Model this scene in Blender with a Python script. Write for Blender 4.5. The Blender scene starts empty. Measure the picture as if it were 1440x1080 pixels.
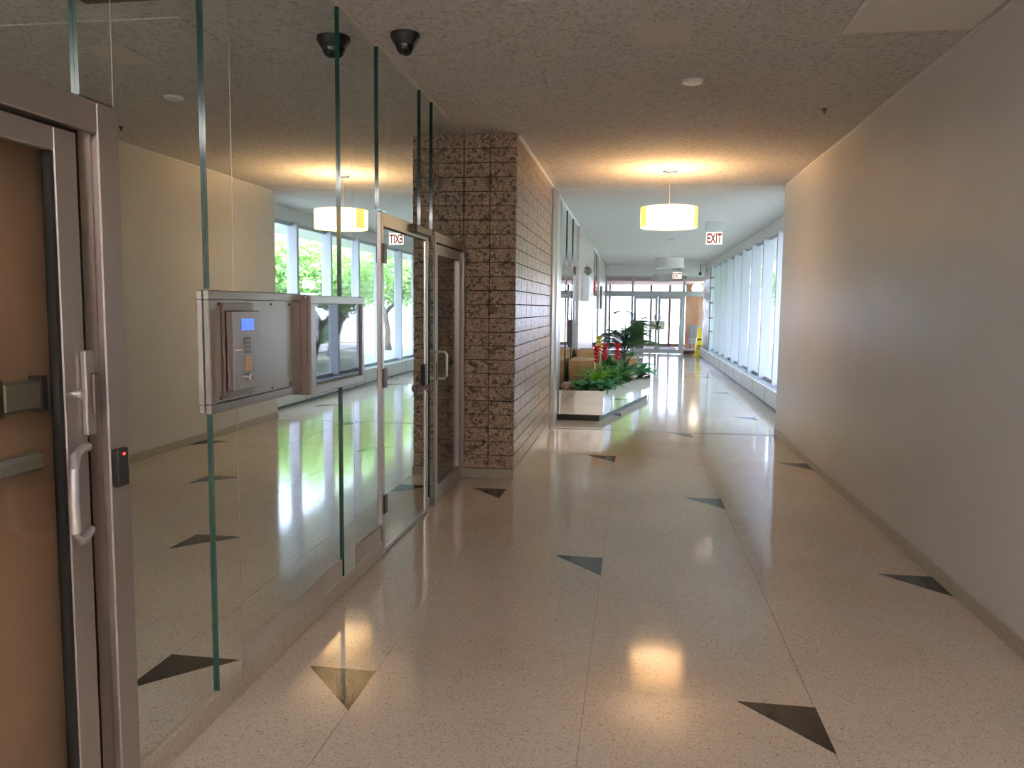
import bpy, bmesh, math, random
from mathutils import Vector, Matrix
random.seed(7)
S = bpy.context.scene
C = S.collection

# ------------------------------------------------------------------ camera
cd = bpy.data.cameras.new('camera'); cam = bpy.data.objects.new('camera', cd); C.objects.link(cam)
cd.sensor_width = 36; cd.lens = 27.905; cd.clip_start = 0.05; cd.clip_end = 300
r_, u_, f_ = (0.98832874, 0.15194608, 0.0108947), (-0.02536806, 0.09364293, 0.9952826), (-0.15020908, 0.98394278, -0.09640458)
cam.matrix_world = Matrix(((r_[0], u_[0], -f_[0], 0), (r_[1], u_[1], -f_[1], 0), (r_[2], u_[2], -f_[2], 1.58), (0, 0, 0, 1)))
S.camera = cam
# ------------------------------------------------------------------ sky, sun, exposure
w = bpy.data.worlds.new('sky'); S.world = w; w.use_nodes = True
bg = w.node_tree.nodes['Background']; bg.inputs[0].default_value = (0.64, 0.73, 1.0, 1); bg.inputs[1].default_value = 4.7
sd = bpy.data.lights.new('sun', 'SUN'); sun = bpy.data.objects.new('sun', sd); C.objects.link(sun)
sd.energy = 6.0; sd.angle = 0.02; sd.color = (1, 0.95, 0.86)
sun.rotation_euler = Vector((0.55, 0.25, -0.8)).to_track_quat('-Z', 'Y').to_euler(); sun.location = (0, 0, 20)
S.view_settings.view_transform = 'Standard'; S.view_settings.look = 'None'
S.view_settings.gamma = 1; S.view_settings.use_curve_mapping = False
S.view_settings.exposure = 1.55

# ------------------------------------------------------------------ materials
def mat(name, col, rough=0.5, metal=0.0, spec=0.5, emit=None, estr=0.0, noise=None, bump=None, coat=0.0):
    m = bpy.data.materials.new(name); m.use_nodes = True
    n = m.node_tree.nodes; l = m.node_tree.links; b = n['Principled BSDF']
    b.inputs['Base Color'].default_value = (*col, 1); b.inputs['Roughness'].default_value = rough
    b.inputs['Metallic'].default_value = metal; b.inputs['Specular IOR Level'].default_value = spec
    b.inputs['Coat Weight'].default_value = coat; b.inputs['Coat Roughness'].default_value = 0.04
    if emit: b.inputs['Emission Color'].default_value = (*emit, 1); b.inputs['Emission Strength'].default_value = estr
    if noise or bump:
        g = n.new('ShaderNodeNewGeometry')
    if noise:                                   # (scale, colour2, detail, lo, hi)
        t = n.new('ShaderNodeTexNoise'); t.inputs['Scale'].default_value = noise[0]; t.inputs['Detail'].default_value = noise[2]
        l.new(g.outputs['Position'], t.inputs['Vector'])
        r = n.new('ShaderNodeValToRGB'); r.color_ramp.elements[0].position = noise[3]; r.color_ramp.elements[1].position = noise[4]
        r.color_ramp.elements[0].color = (*noise[1], 1); r.color_ramp.elements[1].color = (*col, 1)
        l.new(t.outputs[0], r.inputs[0]); l.new(r.outputs[0], b.inputs['Base Color'])
    if bump:                                    # (scale, strength, distance)
        t = n.new('ShaderNodeTexNoise'); t.inputs['Scale'].default_value = bump[0]; t.inputs['Detail'].default_value = 3
        l.new(g.outputs['Position'], t.inputs['Vector'])
        bp = n.new('ShaderNodeBump'); bp.inputs['Strength'].default_value = bump[1]; bp.inputs['Distance'].default_value = bump[2]
        l.new(t.outputs[0], bp.inputs['Height']); l.new(bp.outputs[0], b.inputs['Normal'])
    return m

def glass_mat(name, tint=(0.97, 0.97, 0.985), refl=1.0):
    m = bpy.data.materials.new(name); m.use_nodes = True
    n = m.node_tree.nodes; l = m.node_tree.links; n.clear()
    o = n.new('ShaderNodeOutputMaterial'); mx = n.new('ShaderNodeMixShader'); t = n.new('ShaderNodeBsdfTransparent'); g = n.new('ShaderNodeBsdfGlossy')
    lw = n.new('ShaderNodeLayerWeight'); lw.inputs[0].default_value = 0.5           # Schlick reflectance, the same from both sides
    pw = n.new('ShaderNodeMath'); pw.operation = 'POWER'; pw.inputs[1].default_value = 5; l.new(lw.outputs['Facing'], pw.inputs[0])
    fr = n.new('ShaderNodeMath'); fr.operation = 'MULTIPLY_ADD'; fr.inputs[1].default_value = 0.95; fr.inputs[2].default_value = 0.04; l.new(pw.outputs[0], fr.inputs[0])
    t.inputs[0].default_value = (*tint, 1); g.inputs['Roughness'].default_value = 0.0; g.inputs['Color'].default_value = (refl, refl, refl, 1)
    l.new(fr.outputs[0], mx.inputs[0]); l.new(t.outputs[0], mx.inputs[1]); l.new(g.outputs[0], mx.inputs[2]); l.new(mx.outputs[0], o.inputs[0])
    return m

def stone_mat(name, rough, dark):
    m = mat(name, (0.4, 0.3, 0.2), rough); n = m.node_tree.nodes; l = m.node_tree.links; b = n['Principled BSDF']
    g = n.new('ShaderNodeNewGeometry')
    v = n.new('ShaderNodeTexVoronoi'); v.inputs['Scale'].default_value = 42; l.new(g.outputs['Position'], v.inputs['Vector'])
    v2 = n.new('ShaderNodeTexVoronoi'); v2.feature = 'DISTANCE_TO_EDGE'; v2.inputs['Scale'].default_value = 42; l.new(g.outputs['Position'], v2.inputs['Vector'])
    sp = n.new('ShaderNodeSeparateColor'); l.new(v.outputs['Color'], sp.inputs[0])
    r = n.new('ShaderNodeValToRGB'); e = r.color_ramp
    e.elements[0].position = 0; e.elements[0].color = (0.10 * dark, 0.085 * dark, 0.075 * dark, 1)
    e.elements[1].position = 1; e.elements[1].color = (0.60 * dark, 0.46 * dark, 0.34 * dark, 1)
    for p, c in ((0.10, (0.20, 0.15, 0.11)), (0.2, (0.42, 0.30, 0.20)), (0.7, (0.50, 0.35, 0.25))):
        k = e.elements.new(p); k.color = (c[0] * dark, c[1] * dark, c[2] * dark, 1)
    l.new(sp.outputs[0], r.inputs[0])
    r2 = n.new('ShaderNodeValToRGB'); r2.color_ramp.elements[0].color = (0.35, 0.3, 0.26, 1); r2.color_ramp.elements[1].position = 0.12
    l.new(v2.outputs['Distance'], r2.inputs[0])
    ns = n.new('ShaderNodeTexNoise'); ns.inputs['Scale'].default_value = 9; l.new(g.outputs['Position'], ns.inputs['Vector'])
    r3 = n.new('ShaderNodeValToRGB'); r3.color_ramp.elements[0].position = 0.33; r3.color_ramp.elements[0].color = (0.45, 0.44, 0.44, 1); r3.color_ramp.elements[1].position = 0.38
    l.new(ns.outputs[0], r3.inputs[0])
    mx = n.new('ShaderNodeMix'); mx.data_type = 'RGBA'; mx.blend_type = 'MULTIPLY'; mx.inputs[0].default_value = 1
    l.new(r.outputs[0], mx.inputs[6]); l.new(r2.outputs[0], mx.inputs[7])
    mx2 = n.new('ShaderNodeMix'); mx2.data_type = 'RGBA'; mx2.blend_type = 'MULTIPLY'; mx2.inputs[0].default_value = 1
    l.new(mx.outputs[2], mx2.inputs[6]); l.new(r3.outputs[0], mx2.inputs[7]); l.new(mx2.outputs[2], b.inputs['Base Color'])
    bp = n.new('ShaderNodeBump'); bp.inputs['Strength'].default_value = 0.25; bp.inputs['Distance'].default_value = 0.004
    l.new(v2.outputs['Distance'], bp.inputs['Height']); l.new(bp.outputs[0], b.inputs['Normal'])
    return m

def terrazzo_mat():
    m = mat('terrazzo', (0.6, 0.5, 0.4), 0.09, spec=0.55); n = m.node_tree.nodes; l = m.node_tree.links; b = n['Principled BSDF']
    g = n.new('ShaderNodeNewGeometry')
    v = n.new('ShaderNodeTexVoronoi'); v.inputs['Scale'].default_value = 190; l.new(g.outputs['Position'], v.inputs['Vector'])
    sp = n.new('ShaderNodeSeparateColor'); l.new(v.outputs['Color'], sp.inputs[0])
    r = n.new('ShaderNodeValToRGB'); e = r.color_ramp
    e.elements[0].position = 0; e.elements[0].color = (0.40, 0.28, 0.19, 1); e.elements[1].position = 1; e.elements[1].color = (0.72, 0.65, 0.57, 1)
    for p, c in ((0.04, (0.46, 0.33, 0.23)), (0.08, (0.62, 0.52, 0.43)), (0.6, (0.66, 0.57, 0.485))):
        k = e.elements.new(p); k.color = (*c, 1)
    l.new(sp.outputs[0], r.inputs[0])
    ns = n.new('ShaderNodeTexNoise'); ns.inputs['Scale'].default_value = 1.3; ns.inputs['Detail'].default_value = 3; l.new(g.outputs['Position'], ns.inputs['Vector'])
    r3 = n.new('ShaderNodeValToRGB'); r3.color_ramp.elements[0].position = 0.3; r3.color_ramp.elements[0].color = (0.9, 0.88, 0.85, 1); r3.color_ramp.elements[1].position = 0.7
    l.new(ns.outputs[0], r3.inputs[0])
    mx = n.new('ShaderNodeMix'); mx.data_type = 'RGBA'; mx.blend_type = 'MULTIPLY'; mx.inputs[0].default_value = 1
    l.new(r.outputs[0], mx.inputs[6]); l.new(r3.outputs[0], mx.inputs[7]); l.new(mx.outputs[2], b.inputs['Base Color'])
    n2 = n.new('ShaderNodeTexNoise'); n2.inputs['Scale'].default_value = 3.5; l.new(g.outputs['Position'], n2.inputs['Vector'])
    bp = n.new('ShaderNodeBump'); bp.inputs['Strength'].default_value = 0.06; bp.inputs['Distance'].default_value = 0.01
    l.new(n2.outputs[0], bp.inputs['Height']); l.new(bp.outputs[0], b.inputs['Normal'])
    return m

def leaf_mat(name, col, trans=0.35):
    m = mat(name, col, 0.45); n = m.node_tree.nodes; l = m.node_tree.links; b = n['Principled BSDF']
    t = n.new('ShaderNodeBsdfTranslucent'); t.inputs[0].default_value = (min(1, col[0] * 1.5), min(1, col[1] * 1.5), col[2], 1)
    mx = n.new('ShaderNodeMixShader'); mx.inputs[0].default_value = trans
    l.new(b.outputs[0], mx.inputs[1]); l.new(t.outputs[0], mx.inputs[2]); l.new(mx.outputs[0], n['Material Output'].inputs[0])
    return m

M = dict(
    terrazzo=terrazzo_mat(),
    inlay=mat('black_terrazzo', (0.022, 0.022, 0.024), 0.09, noise=(160, (0.05, 0.05, 0.055), 2, 0.35, 0.5)),
    divider=mat('divider', (0.24, 0.19, 0.14), 0.4),
    tile=mat('ceiling_tile', (0.68, 0.655, 0.63), 0.95, spec=0.1, noise=(38, (0.50, 0.48, 0.46), 6, 0.36, 0.50), bump=(60, 0.5, 0.006)),
    tile_smooth=mat('ceiling_patch', (0.72, 0.66, 0.59), 0.9, spec=0.1, bump=(40, 0.15, 0.003)),
    ceiling=mat('ceiling_board', (0.72, 0.71, 0.70), 0.95, spec=0.1, noise=(25, (0.64, 0.63, 0.62), 5, 0.35, 0.5), bump=(45, 0.3, 0.005)),
    wall=mat('wall_paint', (0.74, 0.74, 0.74), 0.42, spec=0.35, noise=(1.5, (0.70, 0.70, 0.70), 3, 0.3, 0.7), bump=(25, 0.04, 0.003)),
    base=mat('baseboard', (0.52, 0.45, 0.36), 0.3, noise=(60, (0.42, 0.36, 0.29), 4, 0.35, 0.6)),
    white=mat('white_paint', (0.84, 0.84, 0.84), 0.45), cream=mat('cream', (0.80, 0.76, 0.70), 0.5), kick=mat('kick_board', (0.52, 0.47, 0.41), 0.45),
    mirror=mat('mirror', (0.78, 0.85, 0.84), 0.0, 1.0), mirror2=mat('mirror_clear', (0.80, 0.84, 0.82), 0.01, 1.0),
    gedge=mat('green_glass_edge', (0.008, 0.07, 0.05), 0.08, spec=0.8),
    alu=mat('aluminium', (0.46, 0.43, 0.42), 0.33, 0.85), alu2=mat('bright_aluminium', (0.72, 0.73, 0.75), 0.28, 0.8),
    steel=mat('brushed_steel', (0.36, 0.33, 0.31), 0.30, 1.0, bump=(3, 0.03, 0.01)), steel2=mat('steel_dark', (0.27, 0.23, 0.205), 0.35, 1.0),
    chrome=mat('chrome', (0.8, 0.8, 0.8), 0.08, 1.0),
    winframe=mat('window_frame', (0.52, 0.55, 0.60), 0.4, 0.2), dark=mat('dark', (0.02, 0.02, 0.02), 0.4), bronze=mat('bronze', (0.14, 0.10, 0.08), 0.4, 0.6),
    black_gloss=mat('black_gloss', (0.008, 0.008, 0.009), 0.04, spec=0.8),
    tan=mat('tan_wall', (0.58, 0.36, 0.27), 0.7, noise=(3, (0.54, 0.33, 0.245), 2, 0.3, 0.7)),
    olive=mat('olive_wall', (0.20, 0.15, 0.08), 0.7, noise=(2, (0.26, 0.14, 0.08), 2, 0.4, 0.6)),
    glass=glass_mat('window_glass'), glass_door=glass_mat('door_glass', (0.86, 0.86, 0.80)),
    stone=stone_mat('aggregate_stone', 0.45, 1.15), stone2=stone_mat('polished_aggregate', 0.31, 1.15), mortar=mat('mortar', (0.045, 0.035, 0.03), 0.9),
    pink=mat('marble', (0.62, 0.54, 0.50), 0.25, noise=(12, (0.52, 0.44, 0.40), 5, 0.35, 0.6)),
    screen=mat('blue_screen', (0.1, 0.2, 0.6), 0.3, emit=(0.08, 0.20, 0.95), estr=0.38), orange=mat('orange_key', (0.75, 0.42, 0.22), 0.4),
    display=mat('display_glass', (0.05, 0.05, 0.065), 0.02, 0.0, spec=0.9), red_led=mat('red_led', (0.5, 0, 0), 0.3, emit=(1, 0.02, 0.02), estr=4),
    exit_face=mat('exit_face', (0.9, 0.9, 0.8), 0.4, emit=(1.0, 0.93, 0.72), estr=0.65), exit_red=mat('exit_red', (0.30, 0.004, 0.008), 0.4, emit=(0.4, 0.0, 0.01), estr=0.05),
    exit_box=mat('exit_box', (0.66, 0.72, 0.72), 0.5),
    shade_on=mat('lit_shade', (0.85, 0.6, 0.3), 0.6, emit=(1.0, 0.64, 0.28), estr=1.35, noise=(9, (0.75, 0.5, 0.25), 3, 0.35, 0.6)),
    band_on=mat('lit_shade_seam', (0.8, 0.45, 0.15), 0.6, emit=(1.0, 0.42, 0.10), estr=0.75),
    diff_on=mat('lit_diffuser', (0.9, 0.85, 0.7), 0.5, emit=(1.0, 0.84, 0.58), estr=2.6),
    shade_off=mat('shade', (0.62, 0.60, 0.57), 0.7), diff_off=mat('diffuser', (0.72, 0.72, 0.72), 0.5),
    globe=mat('lit_globe', (1, 0.9, 0.7), 0.4, emit=(1.0, 0.80, 0.55), estr=4.0),
    yellow=mat('yellow_plastic', (0.82, 0.60, 0.02), 0.4), red=mat('red_bract', (0.75, 0.02, 0.035), 0.45), yel=mat('yellow_bract', (0.85, 0.60, 0.02), 0.45), alarm=mat('red_plastic', (0.7, 0.03, 0.03), 0.4),
    leaf=leaf_mat('leaf_bright', (0.20, 0.42, 0.06)), leaf_mid=leaf_mat('leaf_mid', (0.08, 0.26, 0.07)), leaf_dark=leaf_mat('leaf_dark', (0.075, 0.16, 0.065), 0.3), leaf_teal=leaf_mat('leaf_teal', (0.09, 0.30, 0.15)),
    tree_leaf=leaf_mat('tree_leaf', (0.38, 0.54, 0.28), 0.55), hedge_leaf=leaf_mat('hedge_leaf', (0.06, 0.16, 0.04), 0.3),
    bark=mat('bark', (0.16, 0.13, 0.11), 0.9, noise=(14, (0.09, 0.07, 0.06), 4, 0.35, 0.6)),
    soil=mat('wood_chips', (0.24, 0.15, 0.10), 0.95, noise=(30, (0.10, 0.06, 0.04), 4, 0.35, 0.6), bump=(40, 0.8, 0.02)),
    rock=mat('rock', (0.48, 0.40, 0.36), 0.9, noise=(14, (0.34, 0.27, 0.24), 4, 0.35, 0.6)),
    wood=mat('tan_wood', (0.50, 0.28, 0.11), 0.5, noise=(7, (0.40, 0.21, 0.08), 4, 0.35, 0.65)),
    wood2=mat('wall_wood', (0.50, 0.25, 0.13), 0.5, noise=(4, (0.40, 0.19, 0.09), 4, 0.35, 0.65)),
    maroon=mat('maroon', (0.07, 0.025, 0.03), 0.5), mat_=mat('door_mat', (0.09, 0.065, 0.06), 0.95), grille=mat('grille', (0.42, 0.47, 0.52), 0.5, 0.4),
    ground=mat('lawn', (0.40, 0.43, 0.36), 0.95, noise=(4, (0.30, 0.34, 0.25), 5, 0.35, 0.65)), paving=mat('paving', (0.62, 0.60, 0.57), 0.9), facade=mat('facade', (0.80, 0.77, 0.74), 0.8), grey=mat('grey_fabric', (0.22, 0.22, 0.23), 0.9),
    sheet=mat('plastic_sheet', (0.74, 0.74, 0.74), 0.3, spec=0.6), pinkceil=mat('vestibule_ceiling', (0.55, 0.40, 0.36), 0.8),
)

def translucent(m, fac):
    n = m.node_tree.nodes; l = m.node_tree.links; b = n['Principled BSDF']; t = n.new('ShaderNodeBsdfTranslucent'); t.inputs[0].default_value = (0.95, 0.9, 0.8, 1)
    mx = n.new('ShaderNodeMixShader'); mx.inputs[0].default_value = fac
    l.new(b.outputs[0], mx.inputs[1]); l.new(t.outputs[0], mx.inputs[2]); l.new(mx.outputs[0], n['Material Output'].inputs[0])
translucent(M['shade_on'], 0.35); translucent(M['diff_on'], 0.75)

# ------------------------------------------------------------------ mesh helpers
def wl(o):
    p = Vector((0, 0, 0))
    while o: p += o.location; o = o.parent
    return p

class MB:
    def __init__(s): s.v = []; s.f = []
    def add(s, v, f):
        k = len(s.v); s.v += [tuple(p) for p in v]; s.f += [tuple(i + k for i in q) for q in f]; return s
    def box(s, x0, x1, y0, y1, z0, z1):
        v = [(x, y, z) for z in (z0, z1) for y in (y0, y1) for x in (x0, x1)]
        return s.add(v, [(0, 2, 3, 1), (4, 5, 7, 6), (0, 1, 5, 4), (2, 6, 7, 3), (0, 4, 6, 2), (1, 3, 7, 5)])
    def prism(s, poly, z0, z1):
        n = len(poly); v = [(x, y, z0) for x, y in poly] + [(x, y, z1) for x, y in poly]
        return s.add(v, [tuple(range(n - 1, -1, -1)), tuple(range(n, 2 * n))] + [(i, (i + 1) % n, n + (i + 1) % n, n + i) for i in range(n)])
    def lathe(s, prof, c=(0, 0, 0), n=24, axis='z'):
        v = []; f = []; m = len(prof)
        for r, z in prof:
            for i in range(n):
                a = 2 * math.pi * i / n; p = (r * math.cos(a), r * math.sin(a), z)
                if axis == 'x': p = (p[2], p[0], p[1])
                if axis == 'y': p = (p[1], p[2], p[0])
                v.append((p[0] + c[0], p[1] + c[1], p[2] + c[2]))
        for j in range(m - 1):
            for i in range(n): f.append((j * n + i, j * n + (i + 1) % n, (j + 1) * n + (i + 1) % n, (j + 1) * n + i))
        if prof[0][0] > 1e-6: f.append(tuple(range(n - 1, -1, -1)))
        if prof[-1][0] > 1e-6: f.append(tuple((m - 1) * n + i for i in range(n)))
        return s.add(v, f)
    def cyl(s, c, r, h, axis='z', n=16): return s.lathe([(r, 0), (r, h)], c, n, axis)
    def ball(s, c, r, sz=1, n=16): return s.lathe([(max(1e-5, r * math.sin(math.pi * k / 10)), -r * sz * math.cos(math.pi * k / 10)) for k in range(11)], c, n)
    def tube(s, path, rad, n=8):
        path = [Vector(p) for p in path]; rad = rad if isinstance(rad, (list, tuple)) else [rad] * len(path); v = []; f = []
        for i, p in enumerate(path):
            d = (path[min(i + 1, len(path) - 1)] - path[max(i - 1, 0)]).normalized()
            a = d.cross(Vector((0, 0, 1)) if abs(d.z) < 0.9 else Vector((1, 0, 0))).normalized(); b = d.cross(a)
            for k in range(n):
                t = 2 * math.pi * k / n; v.append(p + rad[i] * (a * math.cos(t) + b * math.sin(t)))
        for i in range(len(path) - 1):
            for k in range(n): f.append((i * n + k, i * n + (k + 1) % n, (i + 1) * n + (k + 1) % n, (i + 1) * n + k))
        f += [tuple(range(n - 1, -1, -1)), tuple((len(path) - 1) * n + k for k in range(n))]
        return s.add(v, f)
    def mesh(s, name, mats, bevel=0, smooth=False, fn=None):
        me = bpy.data.meshes.new(name); me.from_pydata(s.v, [], s.f)
        bm = bmesh.new(); bm.from_mesh(me)
        bmesh.ops.recalc_face_normals(bm, faces=bm.faces)
        if bevel: bmesh.ops.bevel(bm, geom=bm.edges[:], offset=bevel, segments=1, affect='EDGES', clamp_overlap=True)
        bm.normal_update()
        for q in bm.faces:
            q.smooth = smooth
            if fn: q.material_index = fn(q.normal)
        bm.to_mesh(me); bm.free()
        for m in (mats if isinstance(mats, (list, tuple)) else [mats]): me.materials.append(M[m])
        if smooth:
            try: me.set_sharp_from_angle(angle=math.radians(40))
            except Exception: pass
        return me
    def build(s, name, mats, parent=None, **k):
        if parent is not None:
            o = wl(parent); s.v = [(a - o.x, b - o.y, c - o.z) for a, b, c in s.v]
        return link(name, s.mesh(name, mats, **k), parent)

def link(name, me, parent=None, loc=(0, 0, 0), rot=None, scale=None):
    o = bpy.data.objects.new(name, me); C.objects.link(o); o.parent = parent; o.location = loc
    if rot: o.rotation_euler = rot
    if scale: o.scale = scale
    return o
def tag(o, label, cat, group=None, kind=None):
    o['label'] = label; o['category'] = cat
    if group: o['group'] = group
    if kind: o['kind'] = kind
    return o
def thing(name, loc, label, cat, group=None, kind=None):
    return tag(link(name, None, None, loc), label, cat, group, kind)
def B(*a): return MB().box(*a)
def copy_tree(o, parent=None):
    c = o.copy(); C.objects.link(c); c.parent = parent
    for ch in list(o.children): copy_tree(ch, c)
    return c

H = 3.12; XM = -1.55; XR = 1.81; XL = -1.07; XW = 2.42; YE = 28.5; YJ = 10.32
# ------------------------------------------------------------------ floor
floor = tag(B(-2.2, 2.9, -3, 34.2, -0.25, -0.004).build('floor', 'divider'), 'polished beige terrazzo floor with thin joints and black triangle inlays', 'floor', kind='structure')
cols = [(-1.97, -1.07), (-1.07, -0.16), (-0.16, 0.75), (0.75, 1.80), (1.80, 2.9)]
ys = [3.185 + 1.765 * k for k in range(-4, 18)]
cache = {}
for j in range(len(ys) - 1):
    for x0, x1 in cols:
        wx = round(x1 - x0, 3)
        if wx not in cache: cache[wx] = B(0.0013, wx - 0.0013, 0.0013, 1.7637, -0.03, 0).mesh('terrazzo_panel', 'terrazzo')
        link('terrazzo_panel', cache[wx], floor, (x0, ys[j], 0))
tri = MB().prism([(0, 0), (-0.305, 0), (0, -0.34)], -0.02, 0.0006).mesh('triangle_inlay', 'inlay')
for j, y in enumerate(ys):
    for k, x in enumerate((-1.07, -0.16, 0.755, 1.80)):
        if (j + k) % 2 == 0 and 0 < y < 28 and not (y > 10 and x < -1): link('triangle_inlay', tri, floor, (x, y, 0))
B(-1.07, 2.2, YJ - 0.02, YJ + 0.02, -0.02, 0.002).build('threshold_joint', 'steel2', floor)

# ------------------------------------------------------------------ ceiling
ceil = tag(B(-2.4, 3.0, -3, 34.2, H + 0.004, H + 0.4).build('ceiling', 'ceiling'), 'off-white textured tile ceiling running along the hallway', 'ceiling', kind='structure')
tme = B(0.0008, 0.3042, 0.0008, 0.3802, 0, 0.02).mesh('ceiling_tile', 'tile'); tsm = B(0.003, 0.302, 0.002, 0.379, 0, 0.02).mesh('ceiling_tile', 'tile_smooth')
for i in range(12):
    for j in range(20):
        x = XM + 0.003 + 0.045 + (i - 0) * 0.305 - 0.05; y = 2.98 + j * 0.381
        if x + 0.3 > XR + 0.02 or y > 10.3: continue
        sm = abs(x + 0.05) < 0.2 and abs(y - 4.51) < 0.2
        link('ceiling_tile', tsm if sm else tme, ceil, (x, y, H - (0.004 if sm else 0.007 if j == 3 and 3 <= i <= 7 else random.choice((0, 0, 0, 0.0006, 0.0012)))))
B(XM, XR, -3, 2.978, H, H + 0.02).build('tile_field', 'tile', ceil)
B(-1.07, 2.9, 10.4, YE, H - 0.001, H + 0.02).build('ceiling_board', 'ceiling', ceil)
B(XR - 0.018, XR, -3, 10.3, H - 0.018, H).build('edge_bead', 'white', ceil); B(XM, XM + 0.015, -3, 7.1, H - 0.015, H).build('edge_bead', 'tile_smooth', ceil)
B(XL, XL + 0.02, 7.2, YE, H - 0.03, H).build('edge_bead', 'white', ceil)

# ------------------------------------------------------------------ walls
wr = tag(B(XR, XR + 0.9, -3, 10.42, -0.05, H + 0.02).build('wall_right', 'wall'), 'long plain off-white wall along the right of the hallway', 'wall', kind='structure')
tag(B(XR - 0.014, XR, -3, 10.42, 0, 0.085).build('baseboard_right', 'base', bevel=0.003), 'low beige stone baseboard under the plain right wall', 'baseboard', kind='structure')
tag(B(-2.4, 2.9, -3.2, -3, 0, H).build('wall_back', 'wall'), 'plain off-white wall closing the hallway behind the viewer', 'wall', kind='structure')
wlft = tag(B(-2.4, -1.575, 2.22, 6.03, 0, H + 0.02).build('wall_left', 'wall'), 'hallway wall clad in tall tinted mirror panels with green glass edges', 'wall', kind='structure')
B(-2.4, -1.575, -3, 1.25, 0, H + 0.02).build('wall_section', 'wall', wlft)
B(-2.4, -1.575, 1.25, 2.22, 2.15, H + 0.02).build('wall_section', 'wall', wlft); B(-2.4, -1.575, 6.03, 7.16, 2.15, H + 0.02).build('wall_section', 'wall', wlft)
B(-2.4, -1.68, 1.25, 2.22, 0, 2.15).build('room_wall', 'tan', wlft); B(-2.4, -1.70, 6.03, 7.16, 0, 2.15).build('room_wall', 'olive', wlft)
for a in ((-3, 1.25, 0.1, H), (2.22, 2.80, 0.1, H), (2.80, 4.13, 0.20, H), (4.13, 4.72, 0.205, H), (1.25, 2.12, 2.155, H), (4.72, 5.72, 2.155, H), (5.72, 6.05, 2.155, H), (6.05, 7.15, 2.155, H), (5.83, 6.03, 0.1, 2.155)):
    B(XM - 0.025, XM, a[0] + 0.001, a[1] - 0.001, a[2], a[3]).build('mirror_panel', 'mirror', wlft)
edge = lambda n: 1 if abs(n.y) > 0.8 else 0
for a in ((2.72, 2.90, 0.1, 1.172), (2.72, 2.90, 1.634, H - 0.01), (4.05, 4.22, 0.1, 1.157), (4.05, 4.22, 1.628, H - 0.01), (4.68, 4.85, 2.16, H - 0.01), (5.63, 5.80, 2.16, H - 0.01), (5.97, 6.14, 2.16, H - 0.01), (2.06, 2.205, 2.155, H - 0.01), (5.90, 6.0, 0.1, 2.15)):
    B(XM + 0.0005, XM + 0.0125, *a).build('mirror_strip', ['mirror', 'gedge'], wlft, fn=edge)
    B(XM + 0.0005, XM + 0.013, a[1], a[1] + 0.004, a[2], a[3]).build('edge_reflection', 'alu', wlft)  # added thin line imitating the reflection of the strip's far edge
for y0, y1 in ((2.905, 4.045), (4.225, 4.715)):
    B(XM - 0.02, XM + 0.004, y0, y1, 0.095, 0.196).build('kick_board', 'kick', wlft)
tag(B(-1.6, XM + 0.012, 2.22, 4.72, 0, 0.095).build('baseboard_left', 'base', bevel=0.003), 'beige stone kerb under the mirror panels on the left', 'baseboard', kind='structure')

# stone pier
pier = tag(B(-2.4, XL - 0.014, 7.164, 10.22, 0, H + 0.02).build('wall_pier', 'mortar'), 'pier clad in brown pebble-aggregate stone tiles beside the glass door', 'wall', kind='structure')
th = (H - 0.085) / 24
ft = B(0.0035, 0.2365, 0, 0.02, 0.0035, th - 0.0035).mesh('stone_tile', 'stone', bevel=0.002); st = B(0, 0.02, 0.003, 0.377, 0.0035, th - 0.0035).mesh('stone_tile', 'stone2', bevel=0.002)
o0 = wl(pier)
for j in range(24):
    z = 0.085 + j * th
    for i in range(2): link('stone_tile', ft, pier, (-1.55 + i * 0.24, 7.15 + random.uniform(0, 0.002), z))
    for i in range(8): link('stone_tile', st, pier, (XL - 0.02 + random.uniform(-0.0015, 0), 7.17 + i * 0.381, z))
tag(B(-1.55, XL + 0.004, 7.142, 7.2, 0, 0.083).box(XL - 0.05, XL + 0.004, 7.2, 10.22, 0, 0.083).build('baseboard_pier', 'base'), 'beige stone baseboard wrapping the foot of the pebble-stone pier', 'baseboard', kind='structure')

# far left wall: jamb, mirrors, stone pilasters
fl = tag(B(-2.4, XL - 0.03, 10.22, YE, 0, H + 0.02).build('wall_far_left', 'wall'), 'far left wall of alternating mirrors and pale stone pilasters behind the planter', 'wall', kind='structure')
B(XL - 0.03, XL + 0.02, 10.24, 10.62, 0, H - 0.01).build('frame_post', 'alu', fl); B(XL - 0.03, XL + 0.04, 10.62, 10.92, 0, H - 0.01).build('frame_post', 'alu2', fl); B(XL - 0.03, XL + 0.015, 10.92, 11.5, 0, H - 0.01).build('frame_post', 'alu', fl)
for y0, y1 in ((11.5, 12.5), (12.5, 13.7), (13.7, 15.0), (20.3, 21.2), (21.2, 22.3), (22.3, 23.5)):
    B(XL - 0.03, XL, y0 + 0.01, y1 - 0.01, 0, H - 0.02).build('mirror_panel', 'mirror2', fl)
for y in (12.5, 13.7, 21.0, 22.2): B(XL, XL + 0.012, y, y + 0.06, 0.4, H - 0.04).build('mirror_strip', ['mirror2', 'gedge'], fl, fn=edge)
for y0, y1 in ((15.0, 20.3), (23.5, YE)):
    n = int((y1 - y0) / 1.05)
    for i in range(n):
        for k in range(5): B(XL - 0.03, XL + 0.03, y0 + (y1 - y0) * i / n + 0.002, y0 + (y1 - y0) * (i + 1) / n - 0.002, H * k / 5 + 0.002, H * (k + 1) / 5 - 0.004).build('stone_slab', 'pink', fl)

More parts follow.
